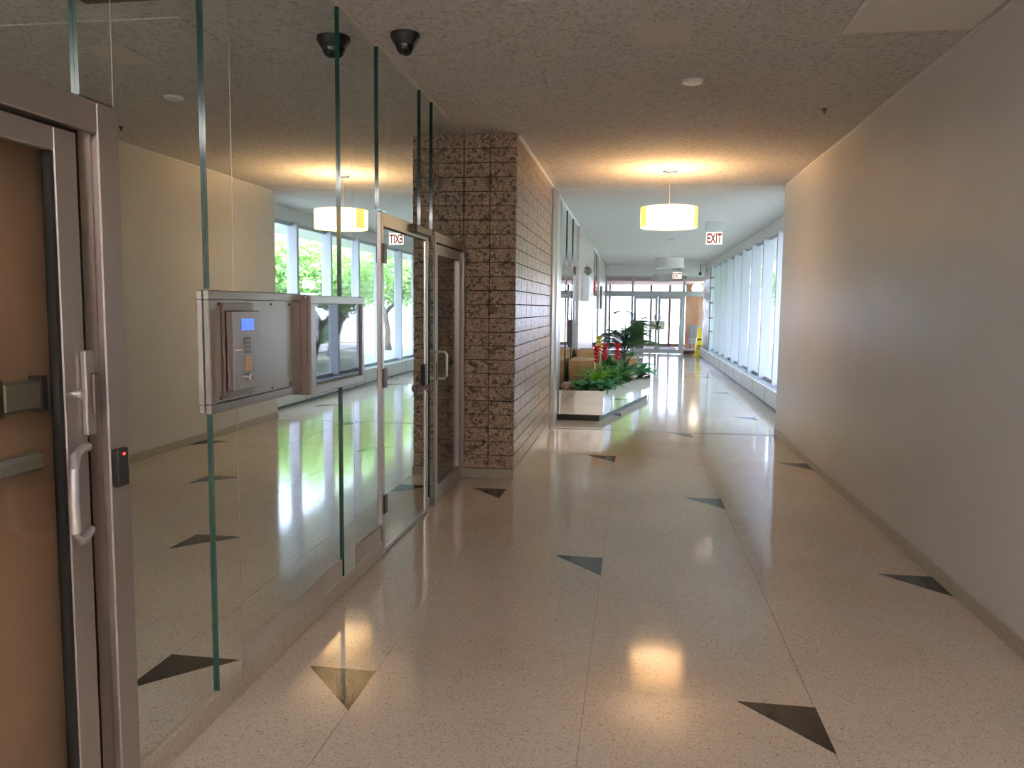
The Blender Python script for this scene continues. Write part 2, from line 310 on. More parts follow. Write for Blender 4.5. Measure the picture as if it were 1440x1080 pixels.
# ------------------------------------------------------------------ window wall on the right
ledge = tag(B(2.2, XW + 0.1, 10.42, 27.45, 0.03, 0.30).build('trim_1', 'white', bevel=0.006), 'long white convector ledge running under the tall windows', 'ledge', kind='structure')
B(2.19, 2.5, 10.42, 27.45, 0, 0.03).build('toe_gap', 'dark', ledge)
gm = MB()
for k in range(14): gm.box(0.02, 0.19, 0.03 + k * 0.1, 0.10 + k * 0.1, 0, 0.004)
gme = gm.mesh('grille', 'grille')
for k in range(11):
    link('grille', gme, ledge, (2.215, 10.80 + 1.45 * k, 0.299)); B(2.198, 2.2005, 10.84 + 1.45 * k, 10.85 + 1.45 * k, 0.03, 0.30).build('panel_joint', 'dark', ledge)
head = tag(B(XW - 0.02, 3.0, 10.42, YE, 2.90, H + 0.02).build('trim_2', 'white'), 'white header band above the tall windows', 'trim', kind='structure')
wy = [10.85 + 1.45 * k for k in range(13)]; wy[-1] = YE - 0.05
for k in range(12):
    wn = thing('window_%d' % (k + 1), (XW, wy[k], 0.3), 'tall window bay number %d from the end of the plain wall, looking onto trees' % (k + 1), 'window', 'tall windows along the hallway', 'structure')
    B(XW - 0.12, XW + 0.06, wy[k] - 0.035, wy[k] + 0.035, 0.30, 2.90).build('mullion', 'winframe', wn, bevel=0.004)
    B(XW - 0.01, XW + 0.05, wy[k] + 0.035, wy[k + 1] - 0.035, 0.30 if k < 11 else 0, 0.36).build('sill_rail', 'winframe', wn)
    B(XW - 0.01, XW + 0.05, wy[k] + 0.035, wy[k + 1] - 0.035, 2.84, 2.90).build('head_rail', 'winframe', wn)
    B(XW + 0.018, XW + 0.024, wy[k] + 0.03, wy[k + 1] - 0.03, 0.35, 2.85).build('pane', 'glass', wn)
tag(B(XW - 0.05, 3.0, 10.42, 10.82, 0, H).build('wall_return', 'wall'), 'short white wall return where the plain wall meets the windows', 'wall', kind='structure')
tag(B(3.0, 4.0, 8, 36, 3.0, 3.5).build('trim_3', 'white'), 'white roof overhang outside above the tall windows', 'eave', kind='structure')

# ------------------------------------------------------------------ door 1 (near left)
d = thing('door_1', (XM, 1.7, 0), 'aluminium framed glass door at the near left with tan room behind', 'door', kind='structure')
fr = B(-1.61, -1.53, 2.12, 2.215, 0, 2.15).build('frame', 'alu', d, bevel=0.004)
B(-1.61, -1.53, 1.25, 2.12, 2.06, 2.15).build('frame_head', 'alu', d, bevel=0.004)
B(-1.60, -1.552, 2.065, 2.118, 0, 2.06).build('door_stop', 'steel2', d)
B(-1.60, -1.552, 1.97, 2.058, 0.005, 2.05).build('stile', 'alu', d, bevel=0.003); B(-1.60, -1.552, 1.25, 1.97, 1.985, 2.05).build('top_rail', 'alu', d, bevel=0.003); B(-1.60, -1.552, 1.25, 1.97, 0.005, 0.1).build('bottom_rail', 'alu', d)
B(-1.585, -1.556, 1.957, 1.97, 0.1, 1.985).build('gasket', 'dark', d)
B(-1.58, -1.574, 1.25, 1.96, 0.1, 1.985).build('pane', 'glass_door', d)
ph = MB().tube([(-1.552, 2.052, 1.165), (-1.515, 1.975, 1.17), (-1.495, 1.930, 1.162), (-1.483, 1.903, 1.13), (-1.480, 1.895, 1.04), (-1.483, 1.903, 0.96), (-1.495, 1.930, 0.925), (-1.515, 1.975, 0.915), (-1.552, 2.052, 0.92)], 0.0135, 10).build('pull_handle', 'alu2', d, smooth=True)
B(-1.552, -1.535, 2.035, 2.075, 1.2, 1.445).build('lock_guard', 'alu', d, bevel=0.004)
lk = B(-1.535, -1.525, 2.055, 2.085, 1.26, 1.38).build('latch_cover', 'steel2', d, bevel=0.003)
MB().cyl((-1.552, 2.03, 1.32), 0.016, 0.014, 'x').build('lock_cylinder', 'alu2', d, smooth=True)
pb = B(-1.65, -1.61, 1.25, 1.96, 1.115, 1.165).build('push_bar', 'grey', d, bevel=0.01)
pd = B(-1.625, -1.59, 1.80, 1.93, 1.29, 1.37).build('push_pad', 'alu', d, bevel=0.006); B(-1.63, -1.588, 1.775, 1.80, 1.28, 1.38).build('pad_end', 'dark', pd, bevel=0.005); B(-1.63, -1.588, 1.925, 1.955, 1.28, 1.38).build('pad_end', 'dark', pd, bevel=0.005)
cr = thing('card_reader', (-1.53, 2.18, 1.02), 'small black card reader with red light on the near door jamb', 'card reader')
B(-1.53, -1.508, 2.125, 2.178, 1.03, 1.145).build('body', 'dark', cr, bevel=0.004); B(-1.508, -1.5065, 2.150, 2.158, 1.125, 1.131).build('indicator_light', 'red_led', cr)

# ------------------------------------------------------------------ door 2 (mirror door)
d = thing('door_2', (XM, 5.25, 0), 'mirrored door with dark hinges in a slim aluminium frame', 'door', kind='structure')
B(-1.6, -1.535, 4.715, 4.765, 0, 2.15).build('frame', 'alu', d, bevel=0.003); B(-1.6, -1.535, 5.795, 5.83, 0, 2.15).build('frame', 'alu', d, bevel=0.003)
B(-1.6, -1.535, 4.765, 5.795, 2.065, 2.15).build('frame_head', 'alu', d, bevel=0.003)
B(-1.575, -1.548, 4.775, 5.785, 0.03, 2.055).build('mirror_leaf', 'mirror', d)
B(-1.575, -1.54, 4.768, 5.79, 0.01, 0.035).build('bottom_rail', 'alu', d); B(-1.575, -1.542, 4.768, 4.778, 0.03, 2.06).build('edge_trim', 'alu2', d); B(-1.575, -1.542, 5.78, 5.792, 0.03, 2.06).build('edge_trim', 'alu2', d)
for z in (1.90, 1.13, 0.33): B(-1.545, -1.525, 4.735, 4.80, z - 0.06, z + 0.06).build('hinge', 'bronze', d, bevel=0.003)
kb = MB().lathe([(0.012, 0), (0.012, 0.03), (0.028, 0.04), (0.03, 0.06), (0.018, 0.075), (1e-4, 0.078)], (-1.548, 5.70, 0.97), 16, 'x').build('knob', 'steel2', d, smooth=True)
B(-1.548, -1.53, 5.73, 5.79, 0.99, 1.15).build('lock_case', 'dark', d, bevel=0.003)
B(-1.548, -1.49, 5.35, 5.78, 2.085, 2.14).build('door_closer', 'bronze', d, bevel=0.006)
# ------------------------------------------------------------------ door 3 (glass door by the pier)
d = thing('door_3', (XM, 6.6, 0), 'aluminium framed glass door next to the stone pier', 'door', kind='structure')
B(-1.6, -1.53, 6.03, 6.06, 0, 2.15).build('frame', 'alu', d); B(-1.6, -1.53, 7.08, 7.14, 0, 2.15).build('frame', 'alu', d); B(-1.6, -1.53, 6.06, 7.08, 2.075, 2.15).build('frame_head', 'alu', d)
B(-1.59, -1.545, 6.065, 6.175, 0.01, 2.065).build('stile', 'alu', d, bevel=0.003); B(-1.59, -1.545, 6.97, 7.075, 0.01, 2.065).build('stile', 'alu', d, bevel=0.003)
B(-1.59, -1.545, 6.175, 6.97, 1.985, 2.065).build('top_rail', 'alu', d); B(-1.59, -1.545, 6.175, 6.97, 0.01, 0.14).build('bottom_rail', 'alu', d)
B(-1.575, -1.57, 6.17, 6.975, 0.135, 1.99).build('pane', 'glass_door', d)
MB().tube([(-1.545, 6.12, 1.22), (-1.48, 6.13, 1.22), (-1.462, 6.135, 1.2), (-1.462, 6.135, 1.03), (-1.48, 6.13, 1.01), (-1.545, 6.12, 1.01)], 0.011, 8).build('pull_handle', 'alu2', d, smooth=True)
B(-1.545, -1.53, 6.07, 6.10, 1.0, 1.14).build('lock_case', 'dark', d); B(-1.569, -1.566, 6.46, 6.56, 1.50, 1.55).build('notice_plate', 'dark', d)

# ------------------------------------------------------------------ intercom panel and display case
X0 = XM + 0.001
ip = thing('intercom_panel', (X0, 3.15, 1.16), 'brushed steel wall panel carrying the entry intercom', 'panel')
for a in ((2.69, 3.50, 1.595, 1.63), (2.69, 3.50, 1.175, 1.21), (2.69, 2.73, 1.21, 1.595)): B(X0, X0 + 0.024, *a).build('frame', 'steel', ip, bevel=0.003)
fp = B(X0, X0 + 0.018, 2.732, 3.498, 1.212, 1.593).build('face_plate', 'steel', ip)
for y, z in [(y, z) for y in (2.77, 3.0, 3.2, 3.38) for z in (1.224, 1.581)]: MB().cyl((X0 + 0.018, y, z), 0.005, 0.003, 'x', 8).build('screw', 'dark', fp)
B(X0 + 0.018, X0 + 0.030, 2.785, 3.02, 1.225, 1.585).build('mounting_plate', 'steel2', ip, bevel=0.002)
ic = thing('entry_intercom', (X0 + 0.030, 2.93, 1.25), 'steel entry phone with lit blue screen and keypad on the panel', 'intercom')
X1 = X0 + 0.062
bd = B(X0 + 0.030, X1, 2.795, 3.01, 1.25, 1.555).build('housing', 'steel', ic, bevel=0.004)
B(X1, X1 + 0.002, 2.855, 2.955, 1.48, 1.525).build('screen', 'screen', ic)
for i in range(3):
    for j in range(4):
        B(X1, X1 + 0.004, 2.878 + i * 0.016, 2.890 + i * 0.016, 1.442 - j * 0.017, 1.453 - j * 0.017).build('key', 'steel2', ic)
        if i < 2: B(X1, X1 + 0.004, 2.880 + i * 0.024, 2.901 + i * 0.024, 1.366 - j * 0.014, 1.376 - j * 0.014).build('call_key', 'orange', ic)
MB().cyl((X1, 2.903, 1.297), 0.015, 0.008, 'x', 16).build('call_button', 'chrome', ic, smooth=True)
MB().cyl((X1, 2.833, 1.405), 0.009, 0.014, 'x', 12).build('cabinet_lock', 'chrome', ic, smooth=True)
MB().cyl((X1, 2.935, 1.29), 0.005, 0.002, 'x', 10).build('camera_eye', 'dark', ic)
dc = thing('display_case', (X0, 3.9, 1.16), 'steel framed glass directory case beside the intercom panel', 'display')
XD = X0 + 0.055
B(X0, XD, 3.50, 4.24, 1.16, 1.625).build('case', 'steel2', dc, bevel=0.005)
for a in ((3.50, 4.24, 1.585, 1.625), (3.50, 4.24, 1.16, 1.20), (3.50, 3.56, 1.20, 1.585), (4.20, 4.24, 1.20, 1.585)): B(XD, XD + 0.014, *a).build('bezel', 'steel', dc, bevel=0.003)
B(XD, XD + 0.004, 3.56, 4.20, 1.20, 1.585).build('glass_front', 'display', dc)

# ------------------------------------------------------------------ ceiling fittings
sc = thing('security_camera', (-1.33, 4.54, H), 'black dome security camera on the ceiling beside the mirrors', 'camera')
MB().lathe([(0.085, 0), (0.085, -0.02), (0.062, -0.06), (0.058, -0.065)], (-1.33, 4.54, H), 24).build('housing', 'dark', sc, smooth=True)
MB().lathe([(0.056, -0.06)] + [(0.054 * math.cos(a * math.pi / 16) + 1e-4, -0.065 - 0.054 * math.sin(a * math.pi / 16)) for a in range(9)], (-1.33, 4.54, H), 24).build('dome', 'black_gloss', sc, smooth=True)
sm = thing('ceiling_cover_plate', (0.35, 5.66, H), 'round white cover plate on the ceiling above the hallway', 'cover plate')
MB().lathe([(0.07, 0), (0.07, -0.012), (0.062, -0.02), (1e-4, -0.022)], (0.35, 5.66, H), 24).build('plate', 'white', sm, smooth=True)
hp = thing('access_panel', (1.42, 4.2, H), 'smooth cream access panel in the ceiling by the right wall', 'panel')
B(1.09, 1.76, 3.55, 4.77, H - 0.02, H).build('frame', 'cream', hp, bevel=0.004); B(1.12, 1.73, 3.58, 4.74, H - 0.024, H - 0.02).build('door', 'cream', hp)
sp = thing('sprinkler_head', (1.40, 6.55, H), 'tiny dark sprinkler head in the ceiling near the right wall', 'sprinkler')
MB().cyl((1.40, 6.55, H - 0.012), 0.02, 0.012).build('escutcheon', 'bronze', sp); MB().cyl((1.40, 6.55, H - 0.035), 0.008, 0.024).build('nozzle', 'bronze', sp)
cv = thing('ceiling_vent', (-0.6, 3.7, H), 'dark ceiling vent seen only in the mirror top edge', 'vent')
B(-0.95, -0.25, 3.25, 3.86, H - 0.015, H).build('frame', 'bronze', cv); 
for k in range(8): B(-0.92, -0.28, 3.29 + k * 0.068, 3.33 + k * 0.068, H - 0.022, H - 0.015).build('slat', 'dark', cv)

def pendant(x, y, lit, label, power=18, col=(1.0, 0.60, 0.28)):
    t = thing('pendant_lamp', (x, y, H), label, 'lamp', 'drum pendant lamps along the hallway')
    MB().lathe([(0.085, 0), (0.085, -0.035), (0.075, -0.042), (1e-4, -0.042)], (x, y, H), 24).build('canopy', 'chrome', t, smooth=True)
    MB().cyl((x, y, H - 0.56), 0.006, 0.53, n=8).build('rod', 'alu2', t)
    R = 0.31; z0, z1 = 2.475, 2.695
    sh = MB().lathe([(R, z0), (R, z1), (R - 0.005, z1), (R - 0.005, z0), (R, z0)], (x, y, 0), 48)
    sh.f = [q for q in sh.f if len(q) == 4]
    sh = sh.build('shade', 'shade_on' if lit else 'shade_off', t, smooth=True)
    for a0 in (3.35, 5.75):
        v = []; n = 7
        for i in range(n):
            a = a0 + 0.42 * i / (n - 1)
            for rr, zz in ((R + 0.0015, z0), (R + 0.0015, z1), (R + 0.004, z1), (R + 0.004, z0)): v.append((x + rr * math.cos(a), y + rr * math.sin(a), zz))
        f = [(4 * i + k, 4 * i + (k + 1) % 4, 4 * i + 4 + (k + 1) % 4, 4 * i + 4 + k) for i in range(n - 1) for k in range(4)] + [(0, 1, 2, 3), (4 * n - 4, 4 * n - 3, 4 * n - 2, 4 * n - 1)]
        MB().add(v, f).build('seam_band', 'band_on' if lit else 'shade_off', sh)
    MB().lathe([(1e-4, 2.492), (R - 0.012, 2.492), (R - 0.012, 2.500), (1e-4, 2.500)], (x, y, 0), 40).build('diffuser', 'diff_on' if lit else 'diff_off', t)
    for k in range(3):
        a = k * 2.094; MB().tube([(x, y, 2.57), (x + (R - 0.008) * math.cos(a), y + (R - 0.008) * math.sin(a), 2.57)], 0.004, 6).build('spoke', 'alu2', t)
    if lit:
        ld = bpy.data.lights.new('lamp_bulb', 'POINT'); ld.energy = power; ld.color = col; ld.shadow_soft_size = 0.06
        lo = bpy.data.objects.new('lamp_bulb', ld); C.objects.link(lo); lo.parent = t; lo.location = (0, 0, 2.63 - H)
    return t
pendant(0.35, 9.1, True, 'lit amber drum pendant lamp, nearest and largest')
pendant(0.74, 18.1, False, 'unlit pale drum pendant lamp behind the lit one')
pendant(0.86, 26.5, False, 'unlit pale drum pendant lamp farthest off, near the entrance doors')

pendant(0.35, -1.7, True, 'added unseen drum pendant lamp behind the viewer, brightening the near hall', 205, (1.0, 0.96, 1.0))  # added lamp out of view, lifts the dark near half of the hall

def exit_sign(x, y, ztop, zb, wdt, hh, label):
    t = thing('exit_sign', (x, y, H), label, 'exit sign', 'hanging exit signs')
    B(x - wdt / 2, x + wdt / 2, y, y + 0.05, zb + hh, H).build('hanger_box', 'exit_box', t)
    b = B(x - wdt / 2, x + wdt / 2, y - 0.01, y + 0.06, zb, zb + hh).build('housing', 'exit_box', t, bevel=0.004)
    B(x - wdt / 2 + 0.008, x + wdt / 2 - 0.008, y - 0.016, y - 0.01, zb + 0.008, zb + hh - 0.008).build('lit_face', 'exit_face', t)
    cu = bpy.data.curves.new('letters', 'FONT'); cu.body = 'EXIT'; cu.size = hh * 1.02; cu.extrude = 0.002; cu.align_x = 'CENTER'; cu.offset = 0.008
    to = bpy.data.objects.new('tmp', cu); C.objects.link(to)
    me = bpy.data.meshes.new_from_object(to.evaluated_get(bpy.context.evaluated_depsgraph_get())); bpy.data.objects.remove(to)
    xs = [v.co.x for v in me.vertices]; k = (wdt * 0.88) / (max(xs) - min(xs))
    me.materials.clear(); me.materials.append(M['exit_red'])
    link('letters', me, t, (0, -0.018, zb + hh * 0.14 - H), (math.pi / 2, 0, 0), (k, 1, 1))
exit_sign(1.36, 14.6, H, 2.72, 0.29, 0.225, 'lit EXIT sign with red letters, the nearer and larger one')
exit_sign(1.39, 27.6, H, 2.60, 0.30, 0.225, 'small far lit EXIT sign above the entrance doors')

# ------------------------------------------------------------------ far vestibule
part = thing('wall_entrance', (0.6, YE, 0), 'white framed glass entrance partition with double doors at the far end', 'wall', kind='structure')
B(-1.07, 3.0, YE, YE + 0.3, 2.72, H + 0.02).build('bulkhead', 'white', part)
for a in ((-1.07, -0.98, 0, 2.72), (-0.12, -0.04, 0, 2.72), (1.66, 1.74, 0, 2.72), (2.36, 2.46, 0, 2.72)): B(a[0], a[1], YE, YE + 0.08, a[2], a[3]).build('post', 'winframe', part)
B(-1.07, 2.46, YE - 0.01, YE + 0.09, 2.02, 2.20).build('transom_bar', 'winframe', part); B(-1.07, 2.46, YE, YE + 0.08, 2.66, 2.72).build('head_rail', 'winframe', part)
B(1.74, 2.36, YE, YE + 0.08, 0.12, 0.2).build('sill_rail', 'winframe', part); B(-0.98, -0.12, YE, YE + 0.08, 0.0, 0.1).build('sill_rail', 'winframe', part)
for x0, x1, z0, z1 in ((-0.98, -0.12, 0.1, 2.02), (1.74, 2.36, 0.2, 2.02), (-0.98, -0.12, 2.2, 2.66), (-0.04, 1.66, 2.2, 2.66), (1.74, 2.36, 2.2, 2.66)): B(x0, x1, YE + 0.035, YE + 0.041, z0, z1).build('pane', 'glass', part)
B(1.74, 2.36, YE + 0.0, YE + 0.08, 0.0, 0.12).build('kick_panel', 'maroon', part)
for n, x0, x1, hx in ((4, -0.03, 0.805, 0.70), (5, 0.815, 1.65, 0.92)):
    d = thing('door_%d' % n, ((x0 + x1) / 2, YE, 0), '%s leaf of the white framed glass double entrance door' % ('left' if n == 4 else 'right'), 'door', kind='structure')
    for a in ((x0, x0 + 0.09, 0.01, 2.01), (x1 - 0.09, x1, 0.01, 2.01), (x0 + 0.09, x1 - 0.09, 0.01, 0.16), (x0 + 0.09, x1 - 0.09, 1.92, 2.01)): B(a[0], a[1], YE + 0.01, YE + 0.06, a[2], a[3]).build('rail', 'winframe', d)
    B(x0 + 0.09, x1 - 0.09, YE + 0.03, YE + 0.036, 0.16, 1.92).build('pane', 'glass', d)
    B(hx - 0.15, hx + 0.15, YE - 0.01, YE + 0.01, 0.84, 1.16).build('notice', 'cream', d); MB().tube([(hx, YE + 0.01, 1.36), (hx, YE - 0.05, 1.36), (hx, YE - 0.05, 1.2), (hx, YE + 0.01, 1.2)], 0.015).build('handle', 'steel2', d)
tag(B(-2.4, -1.07, YE, 34.2, 0, H).build('wall_vestibule_left', 'maroon'), 'dark left wall of the entrance vestibule', 'wall', kind='structure')
tag(B(-1.07, 3, YE + 0.3, 34.2, 2.56, 2.7).build('ceiling_vestibule', 'pinkceil'), 'pinkish low ceiling of the entrance vestibule', 'ceiling', kind='structure')
ww = tag(B(2.02, 2.9, 32.6, 32.8, 0, 2.56).build('wall_wood', 'wood2'), 'tan wood panelled wall beyond the entrance partition', 'wall', kind='structure')
for k in range(4): B(2.03 + k * 0.22, 2.24 + k * 0.22, 32.58, 32.6, 0.02, 2.55).build('wood_panel', 'wood2', ww)
og = thing('wall_outer_glazing', (0.6, 34.1, 0), 'outer glazed front of the vestibule with brown mullions', 'wall', kind='structure')
for x in (-1.05, -0.1, 0.68, 1.45, 2.0): B(x - 0.05, x + 0.05, 34, 34.12, 0, 2.56).build('mullion', 'bronze', og)
B(-1.07, 2.9, 34, 34.12, 2.08, 2.28).build('header', 'wood', og); B(-1.07, 2.9, 34, 34.12, 0, 0.12).build('sill', 'bronze', og)
for a, b in ((-1.0, -0.15), (-0.05, 0.63), (0.73, 1.40), (1.5, 1.95)): B(a, b, 34.05, 34.056, 0.12, 2.08).build('pane', 'glass', og)
kc = thing('dark_cabinet', (0.14, 31, 0), 'dark maroon cabinet seen through the left entrance door leaf', 'cabinet')
B(-0.12, 0.38, 30.8, 31.3, 0.06, 1.08).build('body', 'maroon', kc); B(-0.14, 0.40, 30.78, 31.32, 1.08, 1.12).build('top', 'alarm', kc); B(-0.1, 0.36, 30.82, 31.28, 0, 0.06).build('plinth', 'dark', kc); B(-0.1, 0.36, 30.785, 30.8, 0.1, 1.04).build('door', 'maroon', kc)
tag(B(0.0, 1.65, 29.2, 33.6, 0, 0.012).build('door_mat', 'mat_', bevel=0.005), 'dark brown entrance mat on the vestibule floor', 'mat')
ch = thing('grey_armchair', (2.35, 31.9, 0), 'grey upholstered chair against the wood panelled wall', 'chair')
B(2.15, 2.6, 31.6, 32.1, 0.2, 0.44).build('seat', 'grey', ch, bevel=0.03); B(2.15, 2.6, 32.1, 32.25, 0.2, 0.95).build('backrest', 'grey', ch, bevel=0.03)
for x in (2.19, 2.56):
    for y in (31.65, 32.2): B(x - 0.02, x + 0.02, y - 0.02, y + 0.02, 0, 0.2).build('leg', 'bronze', ch)
gl = thing('globe_lamp', (2.26, 30, 2.56), 'glowing round globe lamp hanging in front of the wood wall', 'lamp')
MB().ball((2.26, 30, 2.33), 0.2).build('globe', 'globe', gl, smooth=True); MB().cyl((2.26, 30, 2.50), 0.012, 0.06).build('stem', 'bronze', gl)
cb = thing('black_spotlight', (2.2, 28.2, H), 'small dark spotlight at the ceiling end beside the windows', 'spotlight')
MB().cyl((2.2, 28.2, 2.86), 0.012, 0.26).build('stem', 'bronze', cb); MB().lathe([(0.03, 0), (0.06, -0.12), (0.05, -0.12), (0.02, 0)], (2.2, 28.2, 2.86)).build('head', 'bronze', cb, smooth=True)

# ------------------------------------------------------------------ wall fittings, far left
em = thing('emergency_light', (XL, 16.2, 2.0), 'white emergency light box with round lamp on the pale pilaster', 'emergency light')
B(XL + 0.03, XL + 0.17, 15.9, 16.5, 1.72, 2.22).build('box', 'white', em, bevel=0.01)
for y in (16.0, 16.35):
    MB().lathe([(0.05, 0.012), (0.07, 0), (0.075, 0.02), (0.07, 0.05), (0.04, 0.08), (1e-4, 0.09)], (XL + 0.12, y - 0.03, 2.33), 20, 'y').build('lamp_head', 'steel2', em, smooth=True); MB().cyl((XL + 0.12, y, 2.2), 0.012, 0.08).build('stalk', 'bronze', em)
fs = thing('fire_alarm', (XL, 20.6, 2.1), 'small red fire alarm on the mirror beyond the pilaster', 'fire alarm')
B(XL, XL + 0.07, 20.5, 20.7, 1.96, 2.28).build('body', 'alarm', fs, bevel=0.008); B(XL + 0.07, XL + 0.09, 20.56, 20.64, 2.02, 2.1).build('strobe', 'white', fs)
wf = thing('wall_frame', (XL, 24.6, 1.8), 'small dark framed case on the far pale pilaster', 'frame')
B(XL + 0.03, XL + 0.09, 24.3, 24.9, 1.55, 2.25).build('case', 'steel2', wf, bevel=0.01); B(XL + 0.09, XL + 0.093, 24.36, 24.84, 1.6, 2.2).build('face', 'cream', wf)

# ------------------------------------------------------------------ planter
poly = [(XL + 0.02, 11.05), (-0.40, 11.05), (0.31, 14.2), (-0.30, 16.4), (0.22, 19.2), (-0.4, 19.9), (XL + 0.04, 19.9)]
pt = thing('planter', (-0.4, 13.5, 0), 'low zigzag mirror-clad planter along the far left wall', 'planter')
def inset(poly, dd):
    cx = -0.55
    return [(x - (dd if x > -0.9 else 0), y + (dd if y < 11.5 else -dd if y > 19.5 else 0)) for x, y in poly]
MB().prism(inset(poly, 0.05), 0, 0.09).build('plinth', 'dark', pt)
n = len(poly)
for i in range(n - 1):
    a, b = Vector(poly[i]), Vector(poly[i + 1]); dv = (b - a).normalized(); nr = Vector((dv.y, -dv.x)) * 0.02
    MB().prism([tuple(a + dv * 0.002), tuple(b - dv * 0.002), tuple(b - nr), tuple(a - nr)], 0.09, 0.43).build('mirror_side', ['mirror2', 'gedge'], pt, fn=lambda q: 1 if abs(q.z) > 0.8 else 0)
MB().prism(inset(poly, 0.025), 0.09, 0.385).build('soil_bed', 'soil', pt)

def blade(L, W, droop, n=6, fold=0.25):
    v = []; f = []; p = Vector((0, 0, 0)); e = math.radians(72)
    for i in range(n + 1):
        t = i / n; wd = W * (math.sin(math.pi * min(1, 0.12 + t * 0.88)) ** 0.7) * 0.5
        v += [(p.x, -wd, p.z + wd * fold), (p.x, 0, p.z), (p.x, wd, p.z + wd * fold)]
        p = p + Vector((math.cos(e), 0, math.sin(e))) * L / n; e -= droop / n
    for i in range(n):
        for k in (0, 1): f.append((3 * i + k, 3 * i + k + 1, 3 * i + 4 + k, 3 * i + 3 + k))
    return MB().add(v, f)
BL = {k: blade(1, w_, dr).mesh('leaf', m_, smooth=True) for k, (w_, dr, m_) in dict(brom=(0.10, 1.5, 'leaf'), brom2=(0.10, 1.6, 'leaf_mid'), broad=(0.34, 1.6, 'leaf_teal'), drac=(0.07, 1.2, 'leaf_dark'), broad2=(0.28, 1.5, 'leaf_mid')).items()}
ZS = 0.385
def rosette(name, x, y, key, n, L, label, cat='plant', group=None, tilt=0.25, z=ZS):
    t = thing(name, (x, y, z), label, cat, group)
    for i in range(n):
        a = i * 2.39996 + random.uniform(-0.2, 0.2); s = L * random.uniform(0.7, 1.08)
        link('leaf', BL[key], t, (0, 0, 0.0), (random.uniform(-0.15, 0.15), random.uniform(-0.1, 1) * tilt, a), (s, s, s * random.uniform(0.8, 1.1)))
    return t
def spike(t, x, y, z0, z1, m, nb=5, r=0.055):
    MB().tube([(x, y, ZS), (x, y, z1 - 0.02)], 0.008, 6).build('stem', 'leaf_mid', t)
    fb = MB()
    for k in range(nb):
        zz = z0 + (z1 - z0) * k / nb; rr = r * (0.72 + 0.28 * (k + 1) / nb)
        for i in range(7):
            a = i * 0.8976 + k * 0.4; c_, s_ = math.cos(a), math.sin(a); h = (z1 - z0) / nb * 1.15
            q = [(0.012, 0, 0), (rr, -0.022, h * 0.62), (rr * 1.25, 0, h), (rr, 0.022, h * 0.62), (0.02, 0, h * 0.6)]
            fb.add([(x + u * c_ - v_ * s_, y + u * s_ + v_ * c_, zz + w_) for u, v_, w_ in q], [(0, 1, 2, 4), (0, 4, 2, 3)])
    fb.build('flower_spike', m, t)
g1 = 'flowering bromeliads in the planter'
for x, y, z1, lab in ((-0.58, 12.75, 0.98, 'leftmost'), (-0.46, 12.95, 1.01, 'middle'), (-0.26, 13.35, 1.0, 'rightmost')):
    t = rosette('red_bromeliad', x, y, 'brom2', 18, 0.46, 'bromeliad with red flower spike, %s of the three red ones' % lab, 'plant', g1); spike(t, x, y, z1 - 0.28, z1, 'red')
t = rosette('yellow_bromeliad', -0.60, 14.1, 'brom', 14, 0.4, 'bromeliad with a yellow flower spike behind the red ones', 'plant', g1); spike(t, -0.60, 14.1, 0.84, 1.07, 'yel', 4, 0.055)
rosette('bright_bromeliad', -0.54, 12.05, 'brom', 26, 0.56, 'bright yellow-green strappy plant in front of the red flowers')
rosette('strappy_plant', -0.28, 12.5, 'brom2', 24, 0.56, 'mid green strappy plant near the planter side, right of the bright one')
for k, (x, y, n_, L, key, lab) in enumerate(((-0.66, 11.45, 20, 0.36, 'broad', 'low teal broad-leaved plant at the front left corner of the planter'), (-0.45, 11.5, 20, 0.36, 'broad', 'low teal broad-leaved plant at the front right corner of the planter'), (-0.80, 11.75, 16, 0.24, 'broad2', 'mid green broad-leaved plant next to the mirror wall'),
        (-0.30, 12.0, 16, 0.32, 'broad', 'small teal plant along the slanted planter side'), (0.10, 13.9, 20, 0.42, 'broad', 'teal leafy plant at the outer tip of the planter'), (-0.12, 13.1, 16, 0.34, 'broad2', 'small green plant beside the round rock'),
        (-0.1, 14.6, 16, 0.42, 'broad', 'teal leafy plant behind the rightmost red flower'), (-0.5, 15.6, 16, 0.5, 'broad2', 'broad green plant under the dark palm'), (-0.1, 18.6, 14, 0.4, 'broad2', 'leafy green plant on the far bend of the planter'))):
    rosette('leafy_plant', x, y, key, n_, L, lab, 'plant', 'low leafy plants in the planter', 0.6)
rosette('dracaena', -0.15, 13.6, 'drac', 26, 0.6, 'dark thin-leaved dracaena at the right of the red flowers', tilt=0.5)
rosette('dracaena', -0.70, 12.4, 'drac', 18, 0.36, 'dark thin-leaved dracaena close to the mirror wall', tilt=0.5)
# palm: fronds with leaflets
fm = MB(); pth = []; p = Vector((0, 0, 0)); e = math.radians(80)
for i in range(13): pth.append(p.copy()); p = p + Vector((math.cos(e), 0, math.sin(e))) / 12; e -= 1.9 / 12
fm.tube(pth, [0.012 * (1 - i / 15) for i in range(13)], 5)
for i in range(3, 13):
    for h in (0, 0.33, 0.66):
        c0 = pth[i].lerp(pth[min(12, i + 1)], h); L = 0.34 * math.sin(math.pi * (0.15 + 0.8 * (i + h - 3) / 10.5))
        for s_ in (-1, 1):
            q = c0 + Vector((0.5 * L, s_ * 0.75 * L, -0.28 * L)); md = c0.lerp(q, 0.5) + Vector((0, 0, 0.03)); o_ = Vector((0.014, 0, 0))
            fm.add([c0, md - o_, q, md + o_], [(0, 1, 2, 3)])
frond = fm.mesh('frond', 'leaf_dark')
pm = thing('palm', (-0.16, 15.2, ZS), 'large dark green palm, tallest plant in the planter', 'plant')
